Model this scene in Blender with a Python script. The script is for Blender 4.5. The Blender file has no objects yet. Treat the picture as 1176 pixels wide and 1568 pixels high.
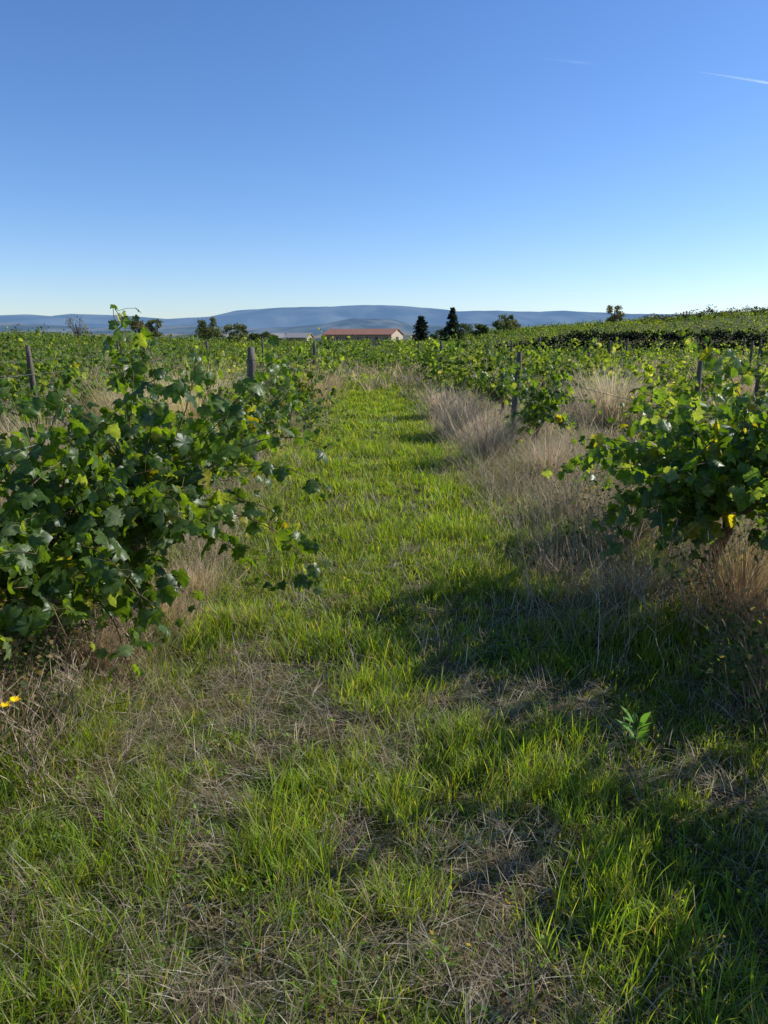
import bpy, math, numpy as np
from mathutils import Vector
rng=np.random.default_rng(7)
sc=bpy.context.scene
R=math.radians
SUN_AZ=73.0; SUN_EL=33.0

# ------------------------------------------------------------- helpers
def ss(a,b,x):
    t=np.clip((x-a)/(b-a),0,1); return t*t*(3-2*t)
def hsh(i,j,s):
    v=np.sin(i*127.1+j*311.7+s*74.7)*43758.5453
    return v-np.floor(v)
def vn(x,y,s=0):
    xi=np.floor(x);yi=np.floor(y);fx=x-xi;fy=y-yi
    fx=fx*fx*(3-2*fx);fy=fy*fy*(3-2*fy)
    return (hsh(xi,yi,s)*(1-fx)+hsh(xi+1,yi,s)*fx)*(1-fy)+(hsh(xi,yi+1,s)*(1-fx)+hsh(xi+1,yi+1,s)*fx)*fy
def fbm(x,y,s=0,o=4):
    r=0;a=.5;t=0
    for k in range(o):
        r=r+a*vn(x*2**k,y*2**k,s+k*13);t+=a;a*=.5
    return r/t
def gz(x,y):
    x=np.asarray(x,float);y=np.asarray(y,float)
    z=0.06*(fbm(x*1.3,y*1.3,3)-.5)+0.25*(fbm(x*.07+5,y*.07,9)-.5)*ss(8,30,np.hypot(x,y))
    z=z+0.09*np.exp(-((x+1.7)/.55)**2)+0.09*np.exp(-((x-2.1)/.6)**2)
    z=z+0.040*np.clip(-x-12,0,60)*(1-ss(90,220,y))*ss(-60,10,y)
    z=z-.45*ss(46,74,y)*ss(4,20,x)
    bank=ss(77.5,80.0,y)*ss(8,24,x)*2.0
    slope=ss(82,145,y)*np.clip(.072*(x-13),0,12)
    z=z+(bank+slope)*(1-ss(230,420,y))
    z=z-1.0*ss(150,290,y)-25*ss(500,2200,y)-30*ss(2200,6000,y)
    return z

def make_mesh(name,V,L,starts,mat,col=None,smooth=False):
    me=bpy.data.meshes.new(name)
    me.vertices.add(len(V)); me.vertices.foreach_set('co',np.ascontiguousarray(V,dtype=np.float32).ravel())
    me.loops.add(len(L)); me.loops.foreach_set('vertex_index',np.ascontiguousarray(L,dtype=np.int32))
    me.polygons.add(len(starts)); me.polygons.foreach_set('loop_start',np.ascontiguousarray(starts,dtype=np.int32))
    if smooth: me.polygons.foreach_set('use_smooth',np.ones(len(starts),dtype=bool))
    me.materials.append(mat)
    me.update(calc_edges=True)
    if col is not None:
        a=me.attributes.new('col','FLOAT_COLOR','POINT')
        c=np.ones((len(V),4),dtype=np.float32); c[:,:3]=col
        a.data.foreach_set('color',c.ravel())
    return me
def obj(name,me,parent=None):
    o=bpy.data.objects.new(name,me); sc.collection.objects.link(o)
    if parent: o.parent=parent
    return o
def empty(name,loc=(0,0,0)):
    o=bpy.data.objects.new(name,None); o.location=loc; o.empty_display_size=.2
    sc.collection.objects.link(o); return o

class Bag:
    def __init__(s): s.V=[];s.L=[];s.S=[];s.C=[];s.nv=0;s.nl=0
    def add(s,V,F,C):
        V=np.asarray(V,float).reshape(-1,3);F=np.asarray(F)
        n,k=F.shape
        s.V.append(V);s.L.append((F+s.nv).ravel());s.S.append(np.arange(n)*k+s.nl)
        C=np.asarray(C,float)
        if C.ndim==1: C=np.tile(C,(len(V),1))
        s.C.append(C);s.nv+=len(V);s.nl+=n*k
    def mesh(s,name,mat,smooth=False):
        return make_mesh(name,np.concatenate(s.V),np.concatenate(s.L),np.concatenate(s.S),mat,np.concatenate(s.C),smooth)

def inst(bag,tv,tf,pos,Rm,scale,cols):
    tv=np.asarray(tv,float);tf=np.asarray(tf);N=len(pos);K=len(tv)
    if N==0: return
    V=np.einsum('nij,kj->nki',Rm,tv)*np.asarray(scale).reshape(-1,1,1)+pos[:,None,:]
    F=tf[None,:,:]+(np.arange(N)*K)[:,None,None]
    bag.add(V.reshape(-1,3),F.reshape(-1,tf.shape[1]),np.repeat(cols,K,axis=0))
def nrm(v): return v/np.maximum(np.linalg.norm(v,axis=-1,keepdims=True),1e-9)
def frame(tip,n):
    t=nrm(tip); n=nrm(n-(n*t).sum(-1,keepdims=True)*t); x=np.cross(t,n)
    return np.stack([x,t,n],axis=-1)

def leaf_t(seed,hi=True):
    r=np.random.default_rng(seed)
    if hi:
        h=[(.10,-.13),(.30,-.17),(.44,-.03),(.40,.08),(.54,.16),(.42,.24),(.60,.42),(.55,.60),(.36,.56),(.30,.72),(.17,.82)]
    else:
        h=[(.34,-.12),(.56,.25),(.5,.6)]
    pts=[(0,-.0)]+h+[(0,1.0)]+[(-a,b) for a,b in h[::-1]]
    P=np.array(pts)+r.normal(0,.026,(len(pts),2))
    c=np.array([[0,.32]])
    P=np.vstack([c,P]); 
    curl=r.uniform(-1.0,-.2); z=curl*(P[:,0]**2)*1.2+r.uniform(-.7,-.1)*(P[:,1]-.3)**2+r.normal(0,.055,len(P))
    z[0]=0.03
    V=np.column_stack([P[:,0],P[:,1],z])
    n=len(P)-1
    F=[(0,1+i,1+(i+1)%n) for i in range(n)]
    return V,np.array(F)[:, ::-1]
HI=[leaf_t(s) for s in range(7)]
MID=[leaf_t(s,False) for s in range(10,14)]
LOW=[(np.array([[0,0,0],[.48,.45,-.1],[0,1,-.05],[-.48,.5,.08]]),np.array([[0,1,2],[0,2,3]])),
     (np.array([[0,0,0],[.4,.35,-.12],[0,.9,0.1],[-.5,.6,-.08]]),np.array([[0,1,2],[0,2,3]]))]
def leaves(bag,tmpls,pos,tip,n,size,cols,r=rng):
    pick=r.integers(0,len(tmpls),len(pos)); Rm=frame(tip,n)
    for k,(v,f) in enumerate(tmpls):
        m=pick==k; inst(bag,v,f,pos[m],Rm[m],size[m],cols[m])

def tube(bag,P,rad,col,ns=6,jit=0,r=rng):
    P=np.asarray(P,float);n=len(P);rad=np.broadcast_to(np.asarray(rad,float),(n,)).copy()
    T=np.gradient(P,axis=0);T=nrm(T)
    ref=np.array([.31,.17,.93]) if abs(T[0,2])<.8 else np.array([1,.2,.1])
    A=nrm(np.cross(T,ref));B=np.cross(T,A)
    an=np.arange(ns)/ns*2*math.pi
    rr=rad[:,None]*(1+jit*r.normal(0,1,(n,ns)))
    V=P[:,None,:]+rr[...,None]*(np.cos(an)[None,:,None]*A[:,None,:]+np.sin(an)[None,:,None]*B[:,None,:])
    i=np.arange(n-1)[:,None]*ns;j=np.arange(ns)[None,:];j2=(j+1)%ns
    F=np.stack([i+j,i+j2,i+ns+j2,i+ns+j],-1).reshape(-1,4)
    c0=len(V.reshape(-1,3))
    VV=np.vstack([V.reshape(-1,3),P[-1:]])
    bag.add(VV,F,col)
    base=bag.nv-len(VV)
    Ft=np.array([[ (n-1)*ns+a,(n-1)*ns+(a+1)%ns,c0] for a in range(ns)])+base
    bag.L.append(Ft.ravel());bag.S.append(np.arange(len(Ft))*3+bag.nl);bag.nl+=len(Ft)*3

# ------------------------------------------------------------- materials
def newmat(name):
    m=bpy.data.materials.new(name);m.use_nodes=True;nt=m.node_tree;nt.nodes.clear()
    out=nt.nodes.new('ShaderNodeOutputMaterial');return m,nt,out
def foliage_mat(name,trans=.45,tint=(1.5,1.35,.5),rough=.45,spec=.35,nscale=30,namt=.25):
    m,nt,out=newmat(name);N=nt.nodes;Lk=nt.links
    at=N.new('ShaderNodeAttribute');at.attribute_name='col'
    tc=N.new('ShaderNodeTexCoord');no=N.new('ShaderNodeTexNoise');no.inputs['Scale'].default_value=nscale;no.inputs['Detail'].default_value=2
    Lk.new(tc.outputs['Object'],no.inputs['Vector'])
    mr=N.new('ShaderNodeMapRange');mr.inputs['To Min'].default_value=1-namt;mr.inputs['To Max'].default_value=1+namt
    mr.inputs['From Min'].default_value=.3;mr.inputs['From Max'].default_value=.7
    Lk.new(no.outputs['Fac'],mr.inputs['Value'])
    mu=N.new('ShaderNodeVectorMath');mu.operation='SCALE'
    Lk.new(at.outputs['Color'],mu.inputs[0]);Lk.new(mr.outputs['Result'],mu.inputs['Scale'])
    p=N.new('ShaderNodeBsdfPrincipled');Lk.new(mu.outputs[0],p.inputs['Base Color'])
    p.inputs['Roughness'].default_value=rough;p.inputs['Specular IOR Level'].default_value=spec
    t=N.new('ShaderNodeBsdfTranslucent');m2=N.new('ShaderNodeVectorMath');m2.operation='MULTIPLY';m2.inputs[1].default_value=tint
    Lk.new(mu.outputs[0],m2.inputs[0]);Lk.new(m2.outputs[0],t.inputs['Color'])
    mx=N.new('ShaderNodeMixShader');mx.inputs[0].default_value=trans
    Lk.new(p.outputs[0],mx.inputs[1]);Lk.new(t.outputs[0],mx.inputs[2]);Lk.new(mx.outputs[0],out.inputs['Surface'])
    return m
M_leaf=foliage_mat('grape_leaf',.44,(3.6,3.2,.45),.40,.45,45,.3)
M_row=foliage_mat('row_leaf',.47,(2.9,2.4,.6),.60,.25,12,.25)
M_grass=foliage_mat('green_grass',.5,(2.4,2.25,.4),.5,.3,8,.2)
M_dry=foliage_mat('dry_grass',.45,(1.3,1.2,1.0),.75,.12,10,.2)
M_tree=foliage_mat('tree_foliage',.25,(1.6,1.5,.5),.6,.2,1,.3)
def wood_mat(name,scale=40):
    m,nt,out=newmat(name);N=nt.nodes;Lk=nt.links
    at=N.new('ShaderNodeAttribute');at.attribute_name='col'
    tc=N.new('ShaderNodeTexCoord');mp=N.new('ShaderNodeMapping');mp.inputs['Scale'].default_value=(1,1,.12)
    no=N.new('ShaderNodeTexNoise');no.inputs['Scale'].default_value=scale;no.inputs['Detail'].default_value=6
    Lk.new(tc.outputs['Object'],mp.inputs['Vector']);Lk.new(mp.outputs[0],no.inputs['Vector'])
    mr=N.new('ShaderNodeMapRange');mr.inputs['From Min'].default_value=.3;mr.inputs['From Max'].default_value=.7;mr.inputs['To Min'].default_value=.35;mr.inputs['To Max'].default_value=1.4
    Lk.new(no.outputs['Fac'],mr.inputs['Value'])
    mu=N.new('ShaderNodeVectorMath');mu.operation='SCALE';Lk.new(at.outputs['Color'],mu.inputs[0]);Lk.new(mr.outputs[0],mu.inputs['Scale'])
    p=N.new('ShaderNodeBsdfPrincipled');p.inputs['Roughness'].default_value=.85;p.inputs['Specular IOR Level'].default_value=.15
    Lk.new(mu.outputs[0],p.inputs['Base Color'])
    b=N.new('ShaderNodeBump');b.inputs['Strength'].default_value=.8;b.inputs['Distance'].default_value=.012
    Lk.new(no.outputs['Fac'],b.inputs['Height']);Lk.new(b.outputs[0],p.inputs['Normal'])
    Lk.new(p.outputs[0],out.inputs['Surface']);return m
M_wood=wood_mat('weathered_wood')

def ground_mat():
    m,nt,out=newmat('ground_soil');N=nt.nodes;Lk=nt.links
    tc=N.new('ShaderNodeTexCoord')
    def noise(s,d=5):
        n=N.new('ShaderNodeTexNoise');n.inputs['Scale'].default_value=s;n.inputs['Detail'].default_value=d
        Lk.new(tc.outputs['Object'],n.inputs['Vector']);return n
    def mix(f,a,b):
        x=N.new('ShaderNodeMix');x.data_type='RGBA'
        Lk.new(f,x.inputs[0])
        for s,v in ((6,a),(7,b)):
            if isinstance(v,tuple): x.inputs[s].default_value=(*v,1)
            else: Lk.new(v,x.inputs[s])
        return x.outputs[2]
    def ramp(n,a,b):
        r=N.new('ShaderNodeMapRange');r.inputs['From Min'].default_value=a;r.inputs['From Max'].default_value=b
        Lk.new(n.outputs['Fac'] if 'Fac' in n.outputs else n.outputs[0],r.inputs['Value']);return r.outputs[0]
    n1=noise(90,6);n2=noise(4,4);n3=noise(.03,5);n4=noise(18,5)
    c=mix(ramp(n1,.38,.72),(.04,.03,.017),(.30,.23,.13))
    g=mix(ramp(n4,.35,.65),(.035,.048,.012),(.10,.14,.025))
    c=mix(ramp(n2,.40,.57),c,g)
    f=mix(ramp(n3,.42,.58),(.07,.10,.025),(.18,.145,.065))
    sx=N.new('ShaderNodeSeparateXYZ');Lk.new(tc.outputs['Object'],sx.inputs[0])
    r=N.new('ShaderNodeMapRange');r.inputs['From Min'].default_value=85;r.inputs['From Max'].default_value=220;Lk.new(sx.outputs['Y'],r.inputs['Value'])
    c=mix(r.outputs[0],c,f)
    p=N.new('ShaderNodeBsdfPrincipled');p.inputs['Roughness'].default_value=.95;p.inputs['Specular IOR Level'].default_value=.1
    Lk.new(c,p.inputs['Base Color'])
    b=N.new('ShaderNodeBump');b.inputs['Strength'].default_value=.9;b.inputs['Distance'].default_value=.03;Lk.new(n1.outputs[0],b.inputs['Height']);Lk.new(b.outputs[0],p.inputs['Normal'])
    Lk.new(p.outputs[0],out.inputs['Surface']);return m
n=420;u=np.linspace(-1,1,n);k=11.3
gx=.5*np.sinh(u*k);gy=3+.5*np.sinh(u*k)
X,Y=np.meshgrid(gx,gy);Z=gz(X,Y)
V=np.column_stack([X.ravel(),Y.ravel(),Z.ravel()])
i=np.arange(n-1)[:,None]*n+np.arange(n-1)[None,:]
F=np.stack([i,i+1,i+n+1,i+n],-1).reshape(-1,4)
obj('ground',make_mesh('ground',V,F.ravel(),np.arange(len(F))*4,ground_mat(),smooth=True))

# ------------------------------------------------------------- mountains
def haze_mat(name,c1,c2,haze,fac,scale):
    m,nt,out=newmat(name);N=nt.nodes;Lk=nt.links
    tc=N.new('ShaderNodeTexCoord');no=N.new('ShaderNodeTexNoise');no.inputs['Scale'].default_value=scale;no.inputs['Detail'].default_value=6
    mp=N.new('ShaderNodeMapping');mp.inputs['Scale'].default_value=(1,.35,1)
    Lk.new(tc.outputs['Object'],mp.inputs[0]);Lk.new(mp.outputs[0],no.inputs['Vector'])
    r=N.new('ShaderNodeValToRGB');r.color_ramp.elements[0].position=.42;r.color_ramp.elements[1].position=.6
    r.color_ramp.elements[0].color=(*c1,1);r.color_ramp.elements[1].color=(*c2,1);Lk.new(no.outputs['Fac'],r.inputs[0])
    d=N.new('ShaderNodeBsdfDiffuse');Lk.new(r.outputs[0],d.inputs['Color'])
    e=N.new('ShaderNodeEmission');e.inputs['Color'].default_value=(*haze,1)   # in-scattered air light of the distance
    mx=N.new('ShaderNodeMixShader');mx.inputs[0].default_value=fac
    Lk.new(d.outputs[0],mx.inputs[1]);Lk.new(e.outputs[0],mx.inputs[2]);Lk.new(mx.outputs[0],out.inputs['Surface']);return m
def ridge(name,prof,y0,y1,base,mat,nx=420,ny=26,rough=.12,seed=1,fs=1/900.,jag=.05):
    px=np.array([p[0] for p in prof],float);pz=np.array([p[1] for p in prof],float)
    xs=np.linspace(px[0],px[-1],nx);v=np.linspace(0,1.5,ny)
    X,Vv=np.meshgrid(xs,v);Y=y0+(y1-y0)*Vv
    H=np.interp(X,px,pz)
    H=H*(1+jag*(fbm(X*fs*3,X*0,seed)-.5))
    s=np.where(Vv<=1,np.sin(np.clip(Vv,0,1)*math.pi/2)**1.3,1-(Vv-1)*.8)
    sp=fbm(X*fs,Y*fs*.5,seed+5)-.5
    cv=np.clip(Vv,0,1)
    k=1+rough*4*sp*np.sin(cv*math.pi)
    Z=base+(H-base)*np.minimum(s*k,np.where(cv<1,.30+.70*cv,s))   # spurs never overtop the crest
    n=nx;V=np.column_stack([X.ravel(),Y.ravel(),Z.ravel()])
    i=np.arange(ny-1)[:,None]*n+np.arange(nx-1)[None,:]
    F=np.stack([i,i+1,i+n+1,i+n],-1).reshape(-1,4)
    obj(name,make_mesh(name,V,F.ravel(),np.arange(len(F))*4,mat,smooth=True))
mt=[(-20000,420),(-12000,500),(-9288,482),(-7912,469),(-7224,496),(-6536,442),(-6330,509),(-5435,482),(-4954,456),(-4334,402),(-3371,456),(-2890,576),(-1995,630),(-1032,656),(-206,683),(344,683),(1170,630),(1720,563),(2546,576),(3371,549),(3922,576),(4747,536),(5298,509),(8270,500),(9976,480),(20000,450)]
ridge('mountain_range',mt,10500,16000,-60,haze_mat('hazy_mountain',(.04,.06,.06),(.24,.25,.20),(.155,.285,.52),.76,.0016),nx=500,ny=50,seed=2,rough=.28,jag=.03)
ft=[(-9000,150),(-3461,150),(-2558,100),(-1655,130),(-1100,95),(-753,110),(-450,140),(-211,185),(150,180),(391,120),(900,140),(1355,120),(3600,130),(9000,150)]
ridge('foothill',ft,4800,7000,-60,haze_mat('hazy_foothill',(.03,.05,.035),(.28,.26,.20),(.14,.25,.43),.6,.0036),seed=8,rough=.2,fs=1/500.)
lf=[(-4000,34),(-1483,26),(-900,18),(-500,22),(-250,16),(-100,26),(100,22),(250,14),(800,24),(4000,30)]
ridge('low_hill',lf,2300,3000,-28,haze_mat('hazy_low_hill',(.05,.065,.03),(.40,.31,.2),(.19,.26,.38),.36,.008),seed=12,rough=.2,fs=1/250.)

# ------------------------------------------------------------- grass blades
def blades(bag,x,y,h,w,az,lean,curve,cb,ct,S=3,tw=.6,z0=-.01,r=rng):
    N=len(x); z=gz(x,y)+z0
    P=np.zeros((N,S+1,3));P[:,0,0]=x;P[:,0,1]=y;P[:,0,2]=z
    seg=h/S
    for s in range(S):
        th=lean+curve*((s+.5)/S)
        st=np.sin(th)*seg
        P[:,s+1,0]=P[:,s,0]+np.cos(az)*st
        P[:,s+1,1]=P[:,s,1]+np.sin(az)*st
        P[:,s+1,2]=np.maximum(P[:,s,2]+np.cos(th)*seg,z+.012)
    a=az+math.pi/2+r.uniform(-tw,tw,N)
    D=np.stack([np.cos(a),np.sin(a),r.normal(0,.15,N)],-1)
    tt=np.arange(S)/S; ww=w[:,None]*(.75+.5*tt-.75*tt**2)[None,:]
    A=P[:,:S]-D[:,None,:]*ww[...,None]*.5;B=P[:,:S]+D[:,None,:]*ww[...,None]*.5
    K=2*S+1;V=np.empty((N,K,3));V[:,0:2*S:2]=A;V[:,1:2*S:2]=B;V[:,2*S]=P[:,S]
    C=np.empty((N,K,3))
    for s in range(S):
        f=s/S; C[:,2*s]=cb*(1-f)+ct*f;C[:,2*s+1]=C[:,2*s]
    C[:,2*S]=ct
    off=(np.arange(N)*K)[:,None]
    base=bag.nv
    bag.V.append(V.reshape(-1,3));bag.C.append(C.reshape(-1,3));bag.nv+=N*K
    for s in range(S-1):
        F=off+np.array([[2*s,2*s+1,2*s+3,2*s+2]])+base
        bag.L.append(F.ravel());bag.S.append(np.arange(N)*4+bag.nl);bag.nl+=N*4
    F=off+np.array([[2*S-2,2*S-1,2*S]])+base
    bag.L.append(F.ravel());bag.S.append(np.arange(N)*3+bag.nl);bag.nl+=N*3

BL=[(-.74,3.3,.36,.2),(.12,1.6,.35,.18),(.78,3.1,.34,.16),(.42,1.95,.24,.22),(-.5,4.25,.13,.3),(-1.15,4.6,.25,.6),(1.25,2.4,.25,.2),(-1.1,2.95,.25,.25),(-.5,2.15,.16,.3),(-1.2,5.6,.2,.9),(.1,2.6,.10,.2),(-.35,1.5,.16,.1),(-1.0,2.2,.15,.1),(.75,1.5,.15,.1)]
def dryness(x,y):
    d=(fbm(x*3.2,y*2.4,21,4)-.55)*2.9
    for a,b,sx,sy in BL: d=d+.88*np.exp(-((x-a)/sx)**2-((y-b)/sy)**2)
    edge=np.maximum(ss(-.95,-1.5,x-.12*np.sin(y*.9)-.1*np.sin(y*2.3)),ss(1.0,1.6,x-.12*np.sin(y*.7+2)))
    d=d+edge*.5*ss(2.2,4.5,y)
    d=d-.22*ss(3.4,6,y)
    return d
def clusters(x0,x1,y0,y1,dens,per,sig,r=rng):
    nc=int((x1-x0)*(y1-y0)*dens/per)
    cx=r.uniform(x0,x1,nc);cy=r.uniform(y0,y1,nc)
    nb=r.poisson(per,nc);idx=np.repeat(np.arange(nc),nb)
    ox=r.normal(0,sig,len(idx));oy=r.normal(0,sig,len(idx))
    return cx[idx],cy[idx],cx[idx]+ox,cy[idx]+oy,ox,oy,idx,nc
gb=Bag();db=Bag()
def green(x0,x1,y0,y1,dens,per,sig,hm,wm,S):
    cx,cy,x,y,ox,oy,idx,nc=clusters(x0,x1,y0,y1,dens,per,sig)
    d=dryness(cx,cy);keep=rng.random(nc)[idx]>np.clip((d-.02)*1.5,0.0,.90)
    ch=rng.uniform(.5,1.5,nc)[idx];ct=rng.random(nc)[idx]
    x,y,ox,oy,ch,ct,d=[q[keep] for q in (x,y,ox,oy,ch,ct,d)]
    N=len(x);az=np.arctan2(oy,ox)+rng.normal(0,.8,N)
    tallv=.75+.6*ss(.35,.65,fbm(x*1.5,y*1.5,61))
    h=hm*ch*tallv*rng.uniform(.45,1.25,N)*(1.1-.4*np.clip(d,0,1));w=wm*rng.uniform(.6,1.3,N)
    lush=fbm(x*.9,y*.6,55)
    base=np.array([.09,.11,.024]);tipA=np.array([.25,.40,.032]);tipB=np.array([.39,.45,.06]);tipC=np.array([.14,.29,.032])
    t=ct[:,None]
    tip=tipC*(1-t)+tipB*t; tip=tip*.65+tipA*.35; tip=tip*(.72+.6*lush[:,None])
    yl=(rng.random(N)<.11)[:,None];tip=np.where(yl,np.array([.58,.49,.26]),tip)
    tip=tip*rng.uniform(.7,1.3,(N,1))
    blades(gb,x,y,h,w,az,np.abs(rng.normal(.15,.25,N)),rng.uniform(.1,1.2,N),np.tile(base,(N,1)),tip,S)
green(-2.6,2.6,.9,3.2,8200,12,.018,.086,.0038,3)
green(-2.2,2.4,3.2,6.0,5200,11,.025,.088,.0052,3)
green(-1.9,2.1,6.0,12,2600,10,.03,.088,.009,2)
green(-1.7,1.9,12,24,1100,8,.045,.09,.016,2)
green(-1.6,1.8,24,46,420,6,.07,.10,.03,2)

def straw(x0,x1,y0,y1,dens,per,sig,lm,wm,S=2,thr=.0):
    cx,cy,x,y,ox,oy,idx,nc=clusters(x0,x1,y0,y1,dens,per,sig)
    d=dryness(cx,cy);keep=rng.random(nc)[idx]<np.clip((d+.26-thr)*1.2,.12,1)
    caz=rng.uniform(0,2*math.pi,nc)[idx]
    x,y,caz=x[keep],y[keep],caz[keep]
    N=len(x);az=caz+rng.normal(0,.6,N)
    up=rng.random(N)<.22
    lean=np.where(up,rng.uniform(.2,.9,N),rng.uniform(1.1,1.6,N))
    h=lm*rng.uniform(.4,1.5,N);w=wm*rng.uniform(.5,1.4,N)
    a=rng.random((N,1));c=np.array([.66,.54,.34])*a+np.array([.34,.26,.16])*(1-a)
    gsel=(rng.random((N,1))<.35);c=np.where(gsel,np.array([.80,.73,.56]),c)*rng.uniform(.5,1.15,(N,1))
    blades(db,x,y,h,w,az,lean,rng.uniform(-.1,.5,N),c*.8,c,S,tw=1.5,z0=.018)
straw(-2.6,2.6,.9,3.4,4600,9,.035,.11,.0027)
straw(-2.4,2.5,3.4,7,1900,9,.04,.14,.004)
straw(-2.3,2.4,7,16,450,8,.06,.16,.008)

def tall(x0,x1,y0,y1,dens,per,sig,hm,wm,S,fn=None,tone=(.74,.62,.42),bag=None,lo=.34,hi=.56,grn=.25):
    bag=bag or db
    cx,cy,x,y,ox,oy,idx,nc=clusters(x0,x1,y0,y1,dens,per,sig)
    ck=fbm(cx*1.3,cy*.7,77)
    keepc=ss(lo,hi,ck)
    if fn is not None: keepc=keepc*fn(cx,cy)
    keep=rng.random(nc)[idx]<keepc
    ch=rng.uniform(.35,1.4,nc)[idx];ct=rng.random(nc)[idx];cg=(rng.random(nc)<grn)[idx];caz=rng.uniform(0,6.28,nc)[idx];cl=rng.uniform(0,.6,nc)[idx]
    x,y,ox,oy,ch,ct,cg,caz,cl=[q[keep] for q in (x,y,ox,oy,ch,ct,cg,caz,cl)]
    N=len(x)
    if N==0:return
    az=caz+rng.normal(0,1.0,N)
    h=hm*ch*rng.uniform(.35,1.2,N);w=wm*rng.uniform(.6,1.3,N)
    a=ct[:,None]*.6+rng.random((N,1))*.4
    c=np.array(tone)*a+np.array([.42,.31,.21])*(1-a)
    c=np.where(cg[:,None]&(rng.random((N,1))<.8),np.array([.22,.31,.06]),c)*rng.uniform(.55,1.2,(N,1))
    lean=np.abs(rng.normal(.1,.3,N))+cl;cur=rng.uniform(0,1.1,N)
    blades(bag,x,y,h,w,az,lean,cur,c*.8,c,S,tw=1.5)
edgeR=lambda x,y: ss(.72,1.5,x+.15*np.sin(y*1.7)+.08*np.sin(y*4.1))
edgeL=lambda x,y: ss(-.88,-1.5,x+.1*np.sin(y*1.3)+.08*np.sin(y*3.7))
tall(.7,3.4,3.6,9,1800,12,.06,.44,.0032,3,edgeR)
tall(-3.4,-.85,2.2,9,2100,12,.06,.38,.0032,3,edgeL)
tall(1.2,3.2,1.0,3.6,1400,12,.05,.28,.0030,3,lambda x,y:ss(1.15,1.9,x))
tall(-2.6,-1.2,1.2,3,1600,12,.05,.26,.0030,3,lambda x,y:ss(-1.15,-1.7,x)*ss(1.6,2.4,y))
tall(.65,3.4,9,20,600,12,.07,.54,.0075,2,edgeR)
tall(-3.4,-.85,9,20,600,12,.07,.48,.0075,2,edgeL)
tall(.7,3.2,20,50,180,8,.1,.5,.02,2,lambda x,y:ss(.65,1.1,x))
tall(-3.2,-.85,20,50,180,8,.1,.45,.02,2,lambda x,y:ss(-.85,-1.2,x))
tall(-14,-3.2,4,22,230,12,.09,.55,.011,2)
tall(3.2,14,4,22,240,12,.09,.55,.011,2)
tall(-34,34,22,60,30,8,.14,.7,.035,2)
def clump(cx,cy,rad,h,N,tone,w=.005):
    rr=np.abs(rng.normal(0,rad*.5,N));a=rng.uniform(0,2*math.pi,N)
    x=cx+rr*np.cos(a);y=cy+rr*np.sin(a)
    hh=h*rng.uniform(.35,1.1,N);c=np.array(tone)*rng.uniform(.6,1.25,(N,1))
    blades(db,x,y,hh,np.full(N,w)*rng.uniform(.6,1.3,N),a+rng.normal(0,.6,N),np.abs(rng.normal(.1,.2,N))+rr*.4,rng.uniform(.1,.9,N),c*.75,c,3,tw=1.5)
for a in [(-2.25,9.3,.6,1.42,3000,(.82,.70,.38),.0068),(-2.75,10.2,.4,1.2,900,(.7,.58,.32),.006),(-4.3,12.5,.6,1.25,900,(.66,.55,.3),.008),(-1.5,17,.45,1.1,900,(.68,.56,.34),.009),(-1.5,22,.6,1.15,900,(.64,.54,.34),.012),
          (1.5,9.6,.36,.78,1000,(.76,.62,.44),.005),(1.45,12,.4,.88,900,(.76,.62,.44),.007),(1.35,15,.35,.85,600,(.76,.62,.44),.009),(1.9,8,.3,.6,600,(.66,.54,.38),.0045),
          (4.6,14.5,.7,1.2,1100,(.78,.67,.45),.008),(5.6,18,.8,1.2,800,(.74,.63,.42),.011),(9.5,20,.8,1.25,700,(.66,.54,.36),.011),(1.7,6.3,.3,.5,500,(.62,.5,.35),.004),(1.75,5.2,.3,.45,600,(.58,.46,.33),.0036),(1.6,4.3,.25,.35,400,(.56,.45,.32),.0036),
          (2.0,3.8,.35,.52,1300,(.64,.47,.28),.0034),(2.1,3.1,.35,.5,1200,(.64,.47,.28),.0034),(1.75,2.9,.2,.35,400,(.54,.41,.27),.003),(-1.15,4.5,.2,.26,500,(.66,.54,.35),.0034),(-.75,4.0,.12,.18,120,(.66,.54,.35),.0032),
          (-1.65,2.6,.3,.40,1100,(.60,.46,.3),.0032),(-1.35,3.3,.22,.30,800,(.64,.5,.32),.0032),(-1.2,3.9,.2,.27,700,(.66,.53,.34),.0032),(-3.9,8.6,.5,.95,900,(.7,.58,.34),.006),(-3.4,6.5,.5,.8,700,(.6,.5,.33),.005)]:
    clump(*a)
obj('meadow_grass',gb.mesh('meadow_grass',M_grass))
obj('dry_grass',db.mesh('dry_grass',M_dry))

wb=Bag()
def stem(x,y,h,az,lean,col,r0=.0025,br=4):
    n=8;t=np.linspace(0,1,n);z=float(gz(x,y))
    P=np.column_stack([x+np.cos(az)*h*math.sin(lean)*t**1.4,y+np.sin(az)*h*math.sin(lean)*t**1.4,z+h*math.cos(lean)*t])
    P[:,:2]+=rng.normal(0,.008,(n,2))
    tube(wb,P,r0*(1-.75*t),col,3)
    for b in range(br):
        i=rng.integers(2,n-1);a=rng.uniform(0,2*math.pi);l=h*rng.uniform(.12,.3)
        Q=P[i]+np.outer(np.linspace(0,1,4),[math.cos(a)*l*.7,math.sin(a)*l*.7,l*.7])
        tube(wb,Q,r0*.5*np.linspace(1,.4,4),col,3)
for q in range(850):
    side=rng.random()<.6
    y=rng.uniform(3,13) if rng.random()<.6 else rng.uniform(3.2,6.5)
    x=(rng.uniform(1.0,2.6) if side else rng.uniform(-2.4,-1.15))
    c=np.array([.52,.42,.31])*rng.uniform(.35,1.6)
    stem(x,y,rng.uniform(.3,.75),rng.uniform(0,6.28),rng.uniform(.05,.9),c,.0023)
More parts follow.
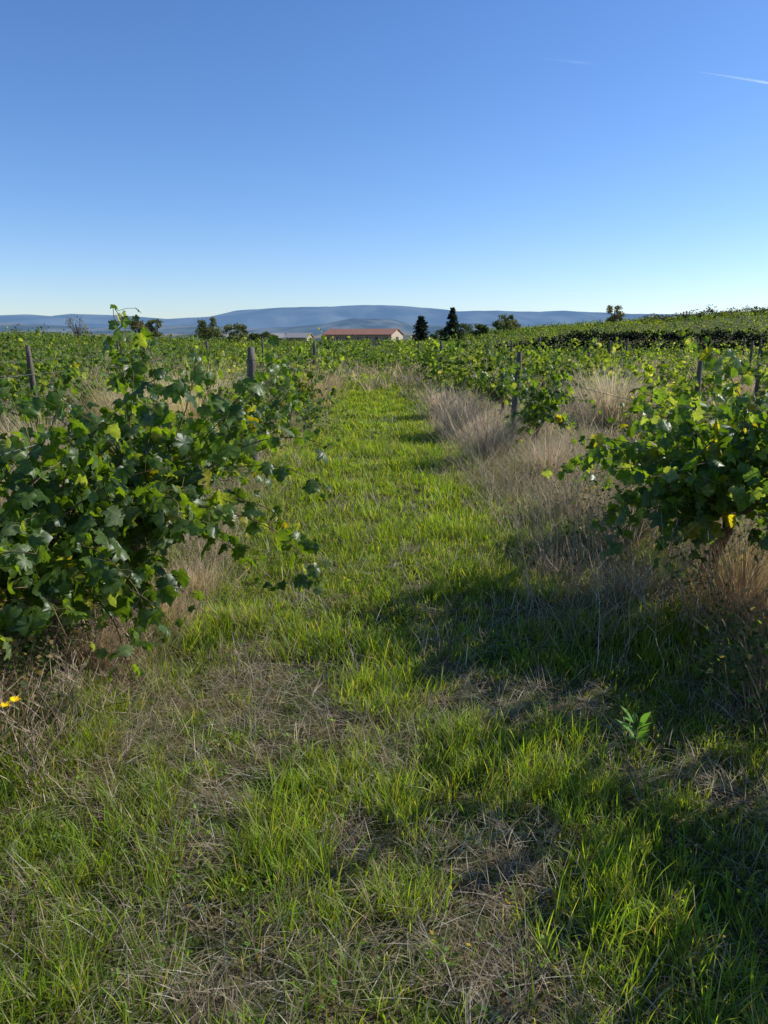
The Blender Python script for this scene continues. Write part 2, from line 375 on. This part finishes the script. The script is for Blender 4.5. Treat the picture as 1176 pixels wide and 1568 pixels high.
for q in range(420):
    c=np.array([.46,.35,.25])*rng.uniform(.25,1.6)
    stem(rng.uniform(-2.0,-1.15),rng.uniform(2.3,3.6),rng.uniform(.15,.45),rng.uniform(0,6.28),rng.uniform(.2,1.2),c,.0024,6)
obj('dead_weed_stems',wb.mesh('dead_weed_stems',M_wood))

ub=Bag()
def weed(x,y,w,h,n,size,col,r=rng):
    u=r.random(n);a=r.uniform(0,6.28,n);rr=w*np.sqrt(r.random(n))*(1.1-.5*u)
    X=x+rr*np.cos(a);Y=y+rr*np.sin(a);pos=np.column_stack([X,Y,gz(X,Y)+.02+h*u*r.uniform(.5,1,n)])
    o=np.column_stack([np.cos(a),np.sin(a),r.normal(0,.4,n)])
    c=np.array(col)*r.uniform(.5,1.5,(n,1));c=np.where(r.random((n,1))<.15,np.array([.3,.24,.12]),c)
    leaves(ub,LOW,pos,o+r.normal(0,.5,(n,3)),np.array([0,0,.8])+r.normal(0,.5,(n,3)),size*r.uniform(.5,1.3,n),c,r)
for q in range(60):
    s=rng.random()<.5;y=rng.uniform(2.2,9)
    weed(rng.uniform(1.5,2.8) if s else rng.uniform(-2.5,-1.35),y,rng.uniform(.12,.3),rng.uniform(.2,.5),170,.03,(.07,.12,.03))
for q in range(24): weed(rng.uniform(-2.1,-1.35),rng.uniform(2.2,3.7),.22,rng.uniform(.3,.6),260,.026,(.06,.11,.03))
for q in range(260):
    y=rng.uniform(9,34);x=rng.choice([-1.7,2.2,-4.9,5.4,-8.2,8.7,-11.5,12])+rng.normal(0,.5)
    weed(x,y,rng.uniform(.25,.5),rng.uniform(.3,.8),90,.06,(.09,.13,.035))
for q in range(520):   # clover and small herbs low in the sward
    y=.9+5.5*rng.random()**1.5;weed(rng.uniform(-1.9,1.9),y,rng.uniform(.02,.07),rng.uniform(.02,.06),rng.integers(6,26),.014,(.15,.26,.05))
obj('understory_weeds',ub.mesh('understory_weeds',M_row))

# ------------------------------------------------------------- grape vines
def leafcols(N,r,yellow=.03,dark=1.):
    a=r.random((N,1));c=np.array([.036,.075,.017])*(1-a)+np.array([.10,.165,.027])*a
    pal=r.random((N,1))<.14;c=np.where(pal,np.array([.15,.20,.085]),c)
    yl=r.random((N,1))<yellow;c=np.where(yl,np.array([.25,.235,.03])*r.uniform(.5,1.1,(N,1)),c)
    return c*dark
def vine(px,py,seed,ncane=18,hl=(.6,1.15),head=.5,yellow=.03,size=.125,canes=(),rowbias=1.0,up=1.0,xb=0.,droop=1.,wild=3,tone=1.):
    r=np.random.default_rng(seed);root=empty('grape_vine',(px,py,float(gz(px,py))))
    tb=Bag();lb=Bag()
    n=9;t=np.linspace(0,1,n)
    P=np.column_stack([.05*np.sin(t*4+seed),.05*np.cos(t*5+seed)-.05,t*head-.03]);P[0,:2]*=.5
    bark=np.array([.13,.095,.07])
    tube(tb,P,np.linspace(.045,.032,n),bark,8,.16,r)
    H=P[-1];heads=[H]
    for sgn in (-1,1):
        Q=H+np.outer(np.linspace(0,1,6),[r.normal(0,.05),sgn*.30,.06])+r.normal(0,.008,(6,3))
        Q[0]=H;tube(tb,Q,np.linspace(.03,.018,6),bark,7,.1,r);heads+= [Q[2],Q[3],Q[5]]
    pos=[];tip=[];nor=[];sz=[]
    specs=[]
    for c in range(ncane):
        st=heads[r.integers(len(heads))]
        a=r.uniform(0,2*math.pi);low=r.random()<.36
        d=np.array([math.cos(a)*(.9 if low else .8)+xb,math.sin(a)*rowbias,(r.uniform(-.15,.35) if low else r.uniform(.4,1.9))*up])
        specs.append((st,nrm(d),r.uniform(*hl)*(.8 if low else 1),1.6 if low else 1.,.9))
    for c in range(wild):
        a=r.uniform(0,2*math.pi)
        specs.append((heads[r.integers(len(heads))],nrm(np.array([math.cos(a)*.7,math.sin(a)*.7,r.uniform(.5,1.4)*up])),hl[1]*1.3,.7,.55))
    for c in canes: specs.append((heads[c[0]],nrm(np.array(c[1],float)),c[2],c[3] if len(c)>3 else 1.,.9))
    for st,d,L,gm,dn in specs:
        stp=.047;m=int(L/stp);p=st.copy();pts=[p.copy()]
        g=r.uniform(.03,.085)*gm*droop
        for s in range(m):
            d=nrm(d+np.array([r.normal(0,.08),r.normal(0,.08),-g*(s/m)*1.8]))
            p=p+d*stp
            if p[2]<.10: p[2]=.10
            pts.append(p.copy())
            if s>1 and r.random()<dn:
                for rep in range(1+(r.random()<.45)):
                    sd=nrm(np.cross(d,[0,0,1.])+r.normal(0,.3,3))*(1 if (s+rep)%2 else -1)
                    pet=nrm(sd+np.array([0,0,.35])+r.normal(0,.35,3))*r.uniform(.03,.10)
                    lp=p+pet
                    pos.append(lp);tip.append(sd*.7+np.array([0,0,-.9])+r.normal(0,.5,3))
                    nor.append(np.array([0,0,.5])+sd*.7+r.normal(0,.65,3))
                    sz.append(size*r.uniform(.42,1.15)*(1-.5*(s/m)**3))
                    tube(tb,np.array([p,p+pet*.5+[0,0,.006],lp]),.0013,np.array([.16,.15,.05]),3)
        pts=np.array(pts);tube(tb,pts,np.linspace(.0048,.0018,len(pts)),np.array([.2,.14,.07])*r.uniform(.7,1.3),5)
    pos=np.array(pos);N=len(pos)
    leaves(lb,HI,pos,np.array(tip),np.array(nor),np.array(sz),leafcols(N,r,yellow,tone),r)
    obj('trunk_and_canes',tb.mesh('trunk_and_canes',M_wood,True),root)
    obj('leaves',lb.mesh('leaves',M_leaf),root)
# left row near
vine(-1.62,2.62,1,36,(.42,.85),.50,.01,.108,[(0,(.3,-.1,.3),.7,1.6),(2,(.4,-.4,.1),.65,1.4),(0,(.4,.2,.1),.7,1.5),(0,(.1,-.3,1.),.6)],up=.72,xb=.08)
vine(-1.50,3.30,2,38,(.45,.95),.52,.01,.110,[(0,(.4,.3,1.5),.75,.6),(5,(.6,0,.4),.9,1.3),(2,(.7,-.3,.1),.85,1.5),(1,(.6,-.4,.0),.8,1.5),(0,(.5,.1,0),.8,1.5)],up=.78,xb=.15)
vine(-1.35,4.05,3,36,(.55,1.05),.58,.04,.110,[(0,(1,-.15,.65),1.3,1.1),(1,(1,-.1,.8),1.3,1.2),(5,(1,.0,.5),1.25),(0,(.25,.1,2.),1.2,.35),(2,(.1,-.1,2.),1.15,.35),(0,(.2,0,2.),1.2,.3),(3,(.5,.2,1.5),1.0,.6),(0,(1,-.4,.2),.95,1.3),(4,(.9,.2,.9),1.1,.9),(1,(1,-.3,.35),1.3,1.1)],up=.92,xb=.25)
vine(-1.6,5.3,4,15,(.5,.85),.5,.04,.11,up=.65)
vine(-1.5,7.7,5,20,(.5,.95),.5,.03,.11,[(0,(.8,-.2,.6),.9),(2,(.7,-.3,.9),.8)])
vine(-1.6,9.4,6,16,(.5,.85),.5,.03,.11,up=.8)
vine(-1.75,1.2,7,10,(.35,.6),.45,.01,.11,wild=0)
# right row near
vine(2.06,4.35,11,50,(.5,1.05),.56,.05,.110,[(0,(-1,.1,.6),.95),(2,(-1,-.3,.5),.95),(4,(-.9,.2,.9),.9),(0,(-.2,0,1.5),.85),(1,(-1,-.1,.2),.9,1.3),(0,(-.9,-.4,.9),.95),(3,(-.1,.2,1.6),.85),(0,(-.8,-.3,.1),.8,1.5)],up=.9,xb=-.08,tone=1.15)
vine(2.30,3.6,12,38,(.5,.95),.52,.05,.108,up=.85,tone=1.15)
vine(2.45,5.5,13,28,(.5,.95),.5,.06,.108,up=.85,tone=1.15)
vine(2.18,2.35,14,26,(.45,.85),.5,.03,.108,up=.85)
vine(2.05,1.2,15,26,(.45,.9),.5,.03,.108,up=.85)
vine(2.15,9.8,16,18,(.5,.95),.5,.03,.11)
vine(2.05,12.3,17,16,(.5,.9),.5,.03,.11)

rows=[-1.6-3.3*k for k in range(0,34)]+[2.1+3.3*k for k in range(0,36)]
vb=Bag();tb=Bag()
def canopy(px,py,per,size,tmpl,seed,dark=1.,h=1.):
    r=np.random.default_rng(seed);NP=len(px);NC=12
    ca=r.uniform(0,2*math.pi,(NP,NC));cl=r.uniform(.35,1.05,(NP,NC));cu=r.uniform(-.25,1.2,(NP,NC))
    oy=r.uniform(-.4,.4,(NP,NC));ph=r.uniform(.65,1.22,NP)*h
    cnt=(per*r.uniform(.5,1.3,NP)).astype(int)
    pi=np.repeat(np.arange(NP),cnt);ci=r.integers(0,NC,len(pi));s=r.uniform(.05,1,len(pi))
    a=ca[pi,ci];l=cl[pi,ci];uu=cu[pi,ci]
    x=px[pi]+np.cos(a)*l*s*.85+r.normal(0,.05,len(pi))
    y=py[pi]+oy[pi,ci]+np.sin(a)*l*s+r.normal(0,.05,len(pi))
    z=(.5+uu*s*1.2-.6*l*s*s)*ph[pi]+r.normal(0,.04,len(pi))
    z=np.where(z<.12,r.uniform(.1,.4,len(pi)),z)+gz(x,y)
    N=len(x);pos=np.column_stack([x,y,z])
    out=np.column_stack([np.cos(a),np.sin(a),np.zeros(N)])
    sd=r.normal(0,.8,(N,3));sd[:,2]*=.5
    cols=leafcols(N,r,.005)*dark*1.2
    hue=fbm(px*.3,py*.3,44)[pi][:,None]
    cols=cols*(1+(hue-.42)*np.array([2.2,1.3,.6]))*r.uniform(.65,1.3,NP)[pi][:,None]
    leaves(vb,tmpl,pos,out*.4+sd+np.array([0,0,-.6]),out*.5+np.array([0,0,.5])+r.normal(0,.6,(N,3)),size*r.uniform(.6,1.2,N),cols,r)
pts=[]
for ri,x0 in enumerate(rows):
    ys=np.arange(2,205,1.3)
    ys=ys+rng.normal(0,.15,len(ys));xs=x0+rng.normal(0,.15,len(ys))
    k=np.ones(len(ys),bool)
    if ri==0 : k&=ys>11.5
    if abs(x0-2.1)<.01: k&=ys>14
    k&=rng.random(len(ys))>np.where(ys<22,.24,.08)
    k&=(np.abs(xs)<ys*.62+7)
    k&=~((ys>67)&(ys<82)&(xs>8))
    pts.append(np.column_stack([xs[k],ys[k]]))
P=np.concatenate(pts);D=P[:,1]
m=D<14;canopy(P[m,0],P[m,1],270,.10,MID,100)
m=(D>=14)&(D<30);canopy(P[m,0],P[m,1],175,.115,MID,101)
m=(D>=30)&(D<65);canopy(P[m,0],P[m,1],78,.155,LOW,102)
m=(D>=65)&(D<120);canopy(P[m,0],P[m,1],36,.21,LOW,103,.95)
m=(D>=120);canopy(P[m,0],P[m,1],20,.30,LOW,104,.85)
E=np.column_stack([rng.uniform(-1.6,2.2,40),rng.uniform(34,50,40)])
canopy(E[:,0],E[:,1],65,.17,LOW,105)
for x,y in P[D<32]:
    z=float(gz(x,y));t=np.linspace(0,1,5)
    tube(tb,np.column_stack([x+.04*np.sin(t*4+x),y+.04*np.cos(t*5+y),z-.03+t*.5]),np.linspace(.04,.025,5),(.10,.075,.055),6,.1)
vr=empty('vineyard_rows');obj('leaves',vb.mesh('row_leaves',M_row),vr);obj('trunks',tb.mesh('row_trunks',M_wood),vr)

# ------------------------------------------------------------- posts and wires
def post(x,y,h,rad=.045,tilt=(0,0)):
    b=Bag();n=9;t=np.linspace(0,1,n);z=float(gz(x,y))
    P=np.column_stack([tilt[0]*t*h,tilt[1]*t*h,-.1+t*(h+.1)])
    rr=rad*(1-.12*t);rr[-1]*=.8
    tube(b,P,rr,np.array([.15,.125,.10]),9,.07)
    for k in range(2):
        zz=h*(.62+.28*k);a=np.linspace(0,2*math.pi,13)
        tube(b,np.column_stack([tilt[0]*zz+rad*np.cos(a),tilt[1]*zz+rad*np.sin(a),zz+0*a]),.003,(.12,.11,.10),4)
    o=obj('vineyard_post',b.mesh('vineyard_post',M_wood));o.location=(x,y,z)
for a in [(-1.45,8.75,1.42,.055,(.01,0)),(-1.55,19,1.45,.05,(.02,0)),(-1.6,30,1.45,.05,(0,0)),(1.95,10.6,1.34,.048,(.06,0)),(2.0,23,1.4,.055,(0,0)),(2.05,36,1.4,.05,(0,0)),
          (-4.95,11,1.5,.045,(-.05,0)),(-4.9,22,1.5,.05,(.02,0)),(5.4,19,1.4,.055,(-.02,0)),(5.35,12.4,1.3,.045,(.02,0)),(5.4,30,1.5,.05,(0,0)),(8.7,17,1.45,.05,(.03,0)),(8.7,28,1.5,.05,(0,0)),(-8.2,16,1.55,.05,(-.03,0)),(-8.2,27,1.55,.05,(0,0)),(-11.5,22,1.6,.05,(.02,0)),(12,24,1.55,.05,(0,0)),(-4.9,33,1.55,.05,(0,0)),(12,36,1.6,.05,(0,0)),(-11.5,34,1.6,.05,(0,0)),(15.3,30,1.6,.05,(.02,0)),(-14.8,28,1.6,.05,(0,0)),(8.7,40,1.6,.05,(0,0)),(18.6,38,1.6,.05,(0,0))]:
    post(*a)
wr=Bag()
for x,ys in ((-1.50,(1,8.75,19,30)),(1.97,(1,10.6,23,36)),(-4.93,(1,11,22)),(5.4,(12.4,19,30)),(8.7,(17,28)),(-8.2,(16,27))):
    for h in (.78,1.1):
        for a,b in zip(ys[:-1],ys[1:]):
            t=np.linspace(0,1,9);yy=a+(b-a)*t;za=float(gz(x,a));zb=float(gz(x,b))
            tube(wr,np.column_stack([x+0*t,yy,za+(zb-za)*t+h-.05*4*t*(1-t)]),.0022,(.22,.21,.2),4)
obj('trellis_wire',wr.mesh('trellis_wire',M_wood))

# ------------------------------------------------------------- trees
def tree(name,x,y,h,w,col,n=2500,leaf=.28,seed=0,trunk=.3):
    r=np.random.default_rng(seed);z=float(gz(x,y));root=empty(name,(x,y,z))
    b=Bag();lb=Bag();t=np.linspace(0,1,7)
    tube(b,np.column_stack([.03*h*np.sin(t*3+seed),0*t,t*h*.75]),np.linspace(h*.04,h*.012,7),(.10,.08,.06),7,.08,r)
    nc=int(20);cc=[]
    for k in range(nc):
        a=r.uniform(0,6.28);v=r.uniform(trunk,1)
        env=math.sin(math.pi*min(1,max(0,(v-trunk*.6)/(1.12-trunk*.6))))**.6
        rr=env*w*.5*r.uniform(.35,1.0);c=np.array([math.cos(a)*rr,math.sin(a)*rr,v*h*.93]);cc.append(c)
        s=np.array([0,0,h*r.uniform(.2,.55)]);tt=np.linspace(0,1,5)[:,None]
        tube(b,s*(1-tt)+c*tt+np.array([0,0,-.08*h])*np.sin(tt*math.pi),np.linspace(h*.014,h*.004,5),(.10,.08,.06),5,0,r)
    cc=np.array(cc);ci=r.integers(0,nc,n);cr=r.uniform(.10,.2,nc)*max(w,h*.6)
    d=nrm(r.normal(0,1,(n,3)))*(r.random((n,1))**.45)*cr[ci][:,None];d[:,2]*=.75
    pos=cc[ci]+d
    ca=r.uniform(.65,1.35,nc)[ci][:,None]
    cols=np.array(col)*ca*r.uniform(.7,1.3,(n,1))
    leaves(lb,LOW,pos,r.normal(0,1,(n,3)),r.normal(0,.7,(n,3))+np.array([0,0,.6]),leaf*r.uniform(.6,1.3,n),cols,r)
    obj('trunk',b.mesh('trunk',M_wood),root);obj('crown',lb.mesh('crown',M_tree),root)
def conifer(name,x,y,h,w,col,seed=0,full=1.,layers=26,leaf=.32):
    r=np.random.default_rng(seed);z=float(gz(x,y));root=empty(name,(x,y,z))
    b=Bag();lb=Bag();t=np.linspace(0,1,6)
    tube(b,np.column_stack([0*t,0*t,t*h*.97]),np.linspace(h*.03,h*.004,6),(.09,.07,.05),6,.05,r)
    pos=[];tip=[]
    for k in range(layers):
        v=.10+.88*k/layers;R0=w*.5*((1-v)**full)*(1 if v>.2 else .8)+.05
        for q in range(9):
            a=r.uniform(0,6.28);L=R0*r.uniform(.55,1.25);d=np.array([math.cos(a),math.sin(a),0])
            s=np.array([0,0,v*h]);e=s+d*L+np.array([0,0,-.18*L+.05*h*r.normal(0,.3)])
            tube(b,np.array([s,(s+e)/2+[0,0,.04*L],e]),[.02,.015,.006],(.09,.07,.05),4)
            m=int(8+14*L);u=r.random((m,1))**.7
            pos.append(s*(1-u)+e*u+r.normal(0,.12,(m,3))*(.5+L*.2));tip.append(np.tile(d+[0,0,-.2],(m,1))+r.normal(0,.6,(m,3)))
    pos=np.concatenate(pos);tip=np.concatenate(tip);n=len(pos)
    leaves(lb,LOW,pos,tip,r.normal(0,.6,(n,3))+np.array([0,0,.6]),leaf*r.uniform(.6,1.3,n),np.array(col)*r.uniform(.6,1.4,(n,1)),r)
    obj('trunk',b.mesh('trunk',M_wood),root);obj('crown',lb.mesh('crown',M_tree),root)
dk=(.03,.045,.026);ol=(.15,.17,.06);gr=(.08,.115,.03);br=(.20,.18,.08)
conifer('conifer_tree',11.2,185,7.4,5.0,dk,1,.6,20,.36)
conifer('cedar_tree',16.2,160,7.3,5.6,dk,2,.95,20,.32)
tree('broadleaf_tree',-24.0,112,4.1,4.4,ol,2600,.26,3)
tree('broadleaf_tree',-20.8,114,3.4,3.6,ol,2000,.26,4)
tree('broadleaf_tree',-18.8,118,2.2,2.0,gr,1200,.26,5)
tree('broadleaf_tree',-34.0,108,3.5,2.8,br,1200,.24,6)
tree('broadleaf_tree',-32.0,110,3.6,2.8,ol,1400,.24,7)
tree('bare_shrub_tree',-37.0,95,3.4,3.2,br,380,.16,8)
tree('broadleaf_tree',24.0,138,3.4,4.6,ol,2600,.30,9)
tree('broadleaf_tree',19.5,142,2.4,3.2,gr,1600,.28,10)
tree('broadleaf_tree',15.0,175,2.8,5.0,gr,1800,.3,11)
tree('broadleaf_tree',20,178,3.2,5.5,gr,1800,.3,12)
tree('hillside_tree',44.5,142,4.0,3.6,br,2200,.24,13)
tree('broadleaf_tree',-24,160,2.6,5.0,gr,1500,.3,14)
tree('broadleaf_tree',-36,66,2.6,2.6,br,500,.16,15)
hb=Bag()
def scrub(x,y,w,h,n,col,leaf,r=rng):
    d=nrm(r.normal(0,1,(n,3)))*(r.random((n,1))**.4);pos=np.column_stack([x+d[:,0]*w,y+d[:,1]*w*.6,gz(x,y)+h*.4+d[:,2]*h*.6])
    leaves(hb,LOW,pos,r.normal(0,1,(n,3)),r.normal(0,.7,(n,3))+np.array([0,0,.5]),leaf*r.uniform(.6,1.3,n),np.array(col)*r.uniform(.6,1.4,(n,1)),r)
for x in np.arange(9,70,.65):
    for yy in (77.2,78.5,79.7):
        scrub(x+rng.normal(0,.3),yy+rng.normal(0,.3),rng.uniform(.7,1.2),rng.uniform(.7,1.25),110,(.015,.023,.010),.24)  # near-black leaf colour: shade of the bank face painted into the scrub
for x in np.arange(50,110,1.0):
    s=fbm(np.array([x*.15]),np.array([3.]),5)[0]
    if s>.40: scrub(x,147+rng.normal(0,3),rng.uniform(.8,1.8),rng.uniform(1.2,1.9)+7*max(0,s-.5),150,(.05,.055,.03),.30)
for x in np.arange(-62,-25,2.2):
    if rng.random()<.45: scrub(x,92+rng.normal(0,12),rng.uniform(.6,1.4),rng.uniform(1.2,2.4),90,(.10,.10,.045),.24)
for x in np.arange(-40,34,2.0):
    if rng.random()<.6: scrub(x,215+rng.normal(0,8),rng.uniform(1,2.2),rng.uniform(1.0,2.2),80,(.06,.075,.03),.4)
for x,y,w,h in [(-8.6,13,.6,1.4),(-9.6,15.5,.7,1.6),(-6.4,12,.5,1.1),(-7.6,14.2,.4,1.8)]:
    scrub(x,y,w,h,380,(.09,.11,.045),.06)
obj('hedge_scrub',hb.mesh('hedge_scrub',M_tree))

# ------------------------------------------------------------- buildings
def plain(name,c,rough=.8,scale=3,amt=.2):
    m,nt,out=newmat(name);N=nt.nodes;Lk=nt.links
    tc=N.new('ShaderNodeTexCoord');no=N.new('ShaderNodeTexNoise');no.inputs['Scale'].default_value=scale;no.inputs['Detail'].default_value=5
    Lk.new(tc.outputs['Object'],no.inputs['Vector'])
    r=N.new('ShaderNodeValToRGB');r.color_ramp.elements[0].position=.3;r.color_ramp.elements[1].position=.7
    r.color_ramp.elements[0].color=(*[v*(1-amt) for v in c],1);r.color_ramp.elements[1].color=(*[v*(1+amt) for v in c],1)
    Lk.new(no.outputs['Fac'],r.inputs[0])
    p=N.new('ShaderNodeBsdfPrincipled');p.inputs['Roughness'].default_value=rough;Lk.new(r.outputs[0],p.inputs['Base Color']);Lk.new(p.outputs[0],out.inputs['Surface']);return m
def box(name,c,s,mat,par):
    x,y,z=[v/2 for v in s];V=[(a*x+c[0],b*y+c[1],d*z+c[2]) for a in(-1,1) for b in(-1,1) for d in(-1,1)]
    F=[(0,1,3,2),(4,6,7,5),(0,4,5,1),(2,3,7,6),(0,2,6,4),(1,5,7,3)]
    me=bpy.data.meshes.new(name);me.from_pydata(V,[],F);me.materials.append(mat);return obj(name,me,par)
M_wall=plain('plaster_wall',(.42,.24,.16));M_cream=plain('cream_gable',(.50,.40,.28));M_roof=plain('terracotta_roof',(.38,.17,.10),.8,2,.3);M_dark=plain('dark_opening',(.03,.03,.035),.3);M_stone=plain('stone_wall',(.25,.21,.16));M_groof=plain('grey_roof',(.38,.34,.30))
def house(name,x,y,z,L,W,hw,hr,rot,mw,mg,mr,bays):
    root=empty(name,(x,y,z));root.rotation_euler=(0,0,R(rot));a=L/2;b=W/2
    me=bpy.data.meshes.new('walls')
    V=[(-a,-b,0),(a,-b,0),(a,b,0),(-a,b,0),(-a,-b,hw),(a,-b,hw),(a,b,hw),(-a,b,hw),(-a,0,hr),(a,0,hr)]
    F=[(0,1,5,4),(2,3,7,6),(1,2,6,9,5),(3,0,4,8,7)]
    me.from_pydata(V,[],F);me.materials.append(mw);me.materials.append(mg);me.polygons[2].material_index=1;me.polygons[3].material_index=1
    obj('walls',me,root)
    o=.5;sl=(hr-hw)/b;me=bpy.data.meshes.new('roof');t=.15
    V=[];F=[]
    for s in(-1,1):
        k=len(V);e=(b+o)*s;ze=hw-sl*o+.06
        V+=[(-a-o,e,ze),(a+o,e,ze),(a+o,0,hr+.06),(-a-o,0,hr+.06),(-a-o,e,ze+t),(a+o,e,ze+t),(a+o,0,hr+.06+t),(-a-o,0,hr+.06+t)]
        F+=[(k,k+1,k+2,k+3),(k+4,k+5,k+6,k+7),(k,k+1,k+5,k+4),(k+1,k+2,k+6,k+5),(k,k+3,k+7,k+4)]
    me.from_pydata(V,[],F);me.materials.append(mr);obj('roof',me,root)
    for i in range(bays):
        xx=-a+(i+.5)*L/bays
        box('window',(xx,-b-.02,hw*.66),(L/bays*.32,.1,hw*.26),M_dark,root)
    box('door',(a+.03,0,hw*.4),(.1,W*.22,hw*.8),M_dark,root)
house('winery_building',-4.8,305,-1.0,29,13,4.1,6.2,-22,M_wall,M_cream,M_roof,7)
house('farm_shed',-30,300,-1.0,9,7,3.0,4.6,-15,M_stone,M_cream,M_groof,2)
house('farm_shed',-41,310,-1.0,7,6,2.9,4.5,10,M_stone,M_stone,M_groof,2)

# ------------------------------------------------------------- small plants
lb=Bag();r=np.random.default_rng(5)
n=16;a=r.uniform(0,6.28,n);pos=np.column_stack([1.02+.01*np.cos(a),2.62+.01*np.sin(a),gz(1.02,2.62)+.05+.08*r.random(n)])
tip=np.column_stack([np.cos(a),np.sin(a),r.uniform(.1,1.6,n)])
tv=np.array([[0,0,0],[.2,.35,.03],[.18,.65,.03],[0,1,-.05],[-.18,.65,.03],[-.2,.35,.03]]);tf=np.array([[0,1,2],[0,2,3],[0,3,4],[0,4,5]])
inst(lb,tv,tf,pos,frame(tip,np.tile([0,0,1.],(n,1))+r.normal(0,.2,(n,3))),.085*r.uniform(.5,1.1,n),np.tile([.18,.36,.09],(n,1)))
tube(lb,np.array([[1.02,2.62,float(gz(1.02,2.62))],[1.02,2.62,float(gz(1.02,2.62))+.15]]),.004,(.08,.13,.03),5)
obj('broadleaf_weed',lb.mesh('broadleaf_weed',M_grass))
for fx,fy,fh in ((-1.33,2.50,.26),(-1.40,2.56,.20)):
    fb=Bag();fz=float(gz(fx,fy))
    tube(fb,np.array([[fx,fy,fz],[fx+.01,fy,fz+fh*.6],[fx+.02,fy-.03,fz+fh]]),.0025,(.07,.11,.03),5)
    n=24;a=r.uniform(0,6.28,n);pos=np.tile([fx+.02,fy-.03,fz+fh],(n,1));tip=np.column_stack([np.cos(a),np.sin(a),r.uniform(0,.9,n)])
    inst(fb,tv,tf,pos,frame(tip,np.tile([0,0,1.],(n,1))),np.full(n,.024),np.tile([.75,.68,.02],(n,1)))
    obj('yellow_wildflower',fb.mesh('yellow_wildflower',M_grass))

# ------------------------------------------------------------- contrail
def contrail(p0,p1,w,dens):
    m,nt,out=newmat('ice_trail');N=nt.nodes;Lk=nt.links
    tc=N.new('ShaderNodeTexCoord')
    at=N.new('ShaderNodeAttribute');at.attribute_name='col'
    no=N.new('ShaderNodeTexNoise');no.inputs['Scale'].default_value=.004;no.inputs['Detail'].default_value=4;Lk.new(tc.outputs['Object'],no.inputs['Vector'])
    mu=N.new('ShaderNodeMath');mu.operation='MULTIPLY';Lk.new(at.outputs['Fac'],mu.inputs[0]);Lk.new(no.outputs['Fac'],mu.inputs[1])
    m3=N.new('ShaderNodeMath');m3.operation='MULTIPLY';m3.inputs[1].default_value=dens;m3.use_clamp=True;Lk.new(mu.outputs[0],m3.inputs[0])
    tr=N.new('ShaderNodeBsdfTransparent');d=N.new('ShaderNodeBsdfTranslucent');d.inputs['Color'].default_value=(.95,.95,.95,1)
    d2=N.new('ShaderNodeBsdfDiffuse');d2.inputs['Color'].default_value=(.95,.95,.95,1);ad=N.new('ShaderNodeAddShader');Lk.new(d.outputs[0],ad.inputs[0]);Lk.new(d2.outputs[0],ad.inputs[1])
    mx=N.new('ShaderNodeMixShader');Lk.new(m3.outputs[0],mx.inputs[0]);Lk.new(tr.outputs[0],mx.inputs[1]);Lk.new(ad.outputs[0],mx.inputs[2]);Lk.new(mx.outputs[0],out.inputs[0])
    p0=np.array(p0,float);p1=np.array(p1,float);n=24;k=7
    D=nrm(p1-p0);S=nrm(np.cross(D,[0,1,0]));V=[];C=[]
    for i in range(n):
        t=i/(n-1)
        for j in range(k):
            s=j/(k-1)*2-1;V.append(p0+(p1-p0)*t+S*s*w*(.3+.7*t));c=(1-s*s)**1.5*min(1,t*1.5)*min(1,(1-t)*4);C.append((c,c,c))
    i=np.arange(n-1)[:,None]*k+np.arange(k-1)[None,:];F=np.stack([i,i+1,i+k+1,i+k],-1).reshape(-1,4)
    obj('contrail_cloud',make_mesh('contrail',np.array(V),F.ravel(),np.arange(len(F))*4,m,np.array(C)))
contrail((4680,12000,3830),(7400,12000,3450),42,1.4)
contrail((2380,12000,3990),(3250,12000,3910),30,.15)

# ------------------------------------------------------------- light, sky, camera
w=bpy.data.worlds.new('World');sc.world=w;w.use_nodes=True;nt=w.node_tree;bg=nt.nodes['Background']
sk=nt.nodes.new('ShaderNodeTexSky');sk.sky_type='NISHITA';sk.sun_disc=False
sk.sun_elevation=R(SUN_EL);sk.sun_rotation=R(SUN_AZ);sk.altitude=600;sk.air_density=1.0;sk.dust_density=.3;sk.ozone_density=3.0
hs=nt.nodes.new('ShaderNodeHueSaturation');hs.inputs['Saturation'].default_value=1.14
wb_=nt.nodes.new('ShaderNodeMix');wb_.data_type='RGBA';wb_.blend_type='MULTIPLY';wb_.inputs[0].default_value=1;wb_.inputs[7].default_value=(.88,.93,1.12,1)
nt.links.new(sk.outputs[0],hs.inputs['Color']);nt.links.new(hs.outputs[0],wb_.inputs[6]);nt.links.new(wb_.outputs[2],bg.inputs['Color']);bg.inputs['Strength'].default_value=.145
sd=bpy.data.lights.new('sun','SUN');sd.energy=5.0;sd.angle=R(.5);sd.color=(1,.96,.88)
so=bpy.data.objects.new('sun',sd);sc.collection.objects.link(so)
sv=Vector((math.sin(R(SUN_AZ))*math.cos(R(SUN_EL)),math.cos(R(SUN_AZ))*math.cos(R(SUN_EL)),math.sin(R(SUN_EL))))
so.rotation_euler=sv.to_track_quat('Z','Y').to_euler();so.location=(20,10,20)
cd=bpy.data.cameras.new('camera');cam=bpy.data.objects.new('camera',cd);sc.collection.objects.link(cam)
cam.location=(0,0,1.6);cam.rotation_euler=(R(90-13.2),0,R(-.66))
cd.sensor_fit='VERTICAL';cd.sensor_height=36;cd.lens=26;cd.clip_start=.05;cd.clip_end=60000
sc.camera=cam
sc.view_settings.view_transform='Standard';sc.view_settings.look='None';sc.view_settings.exposure=0
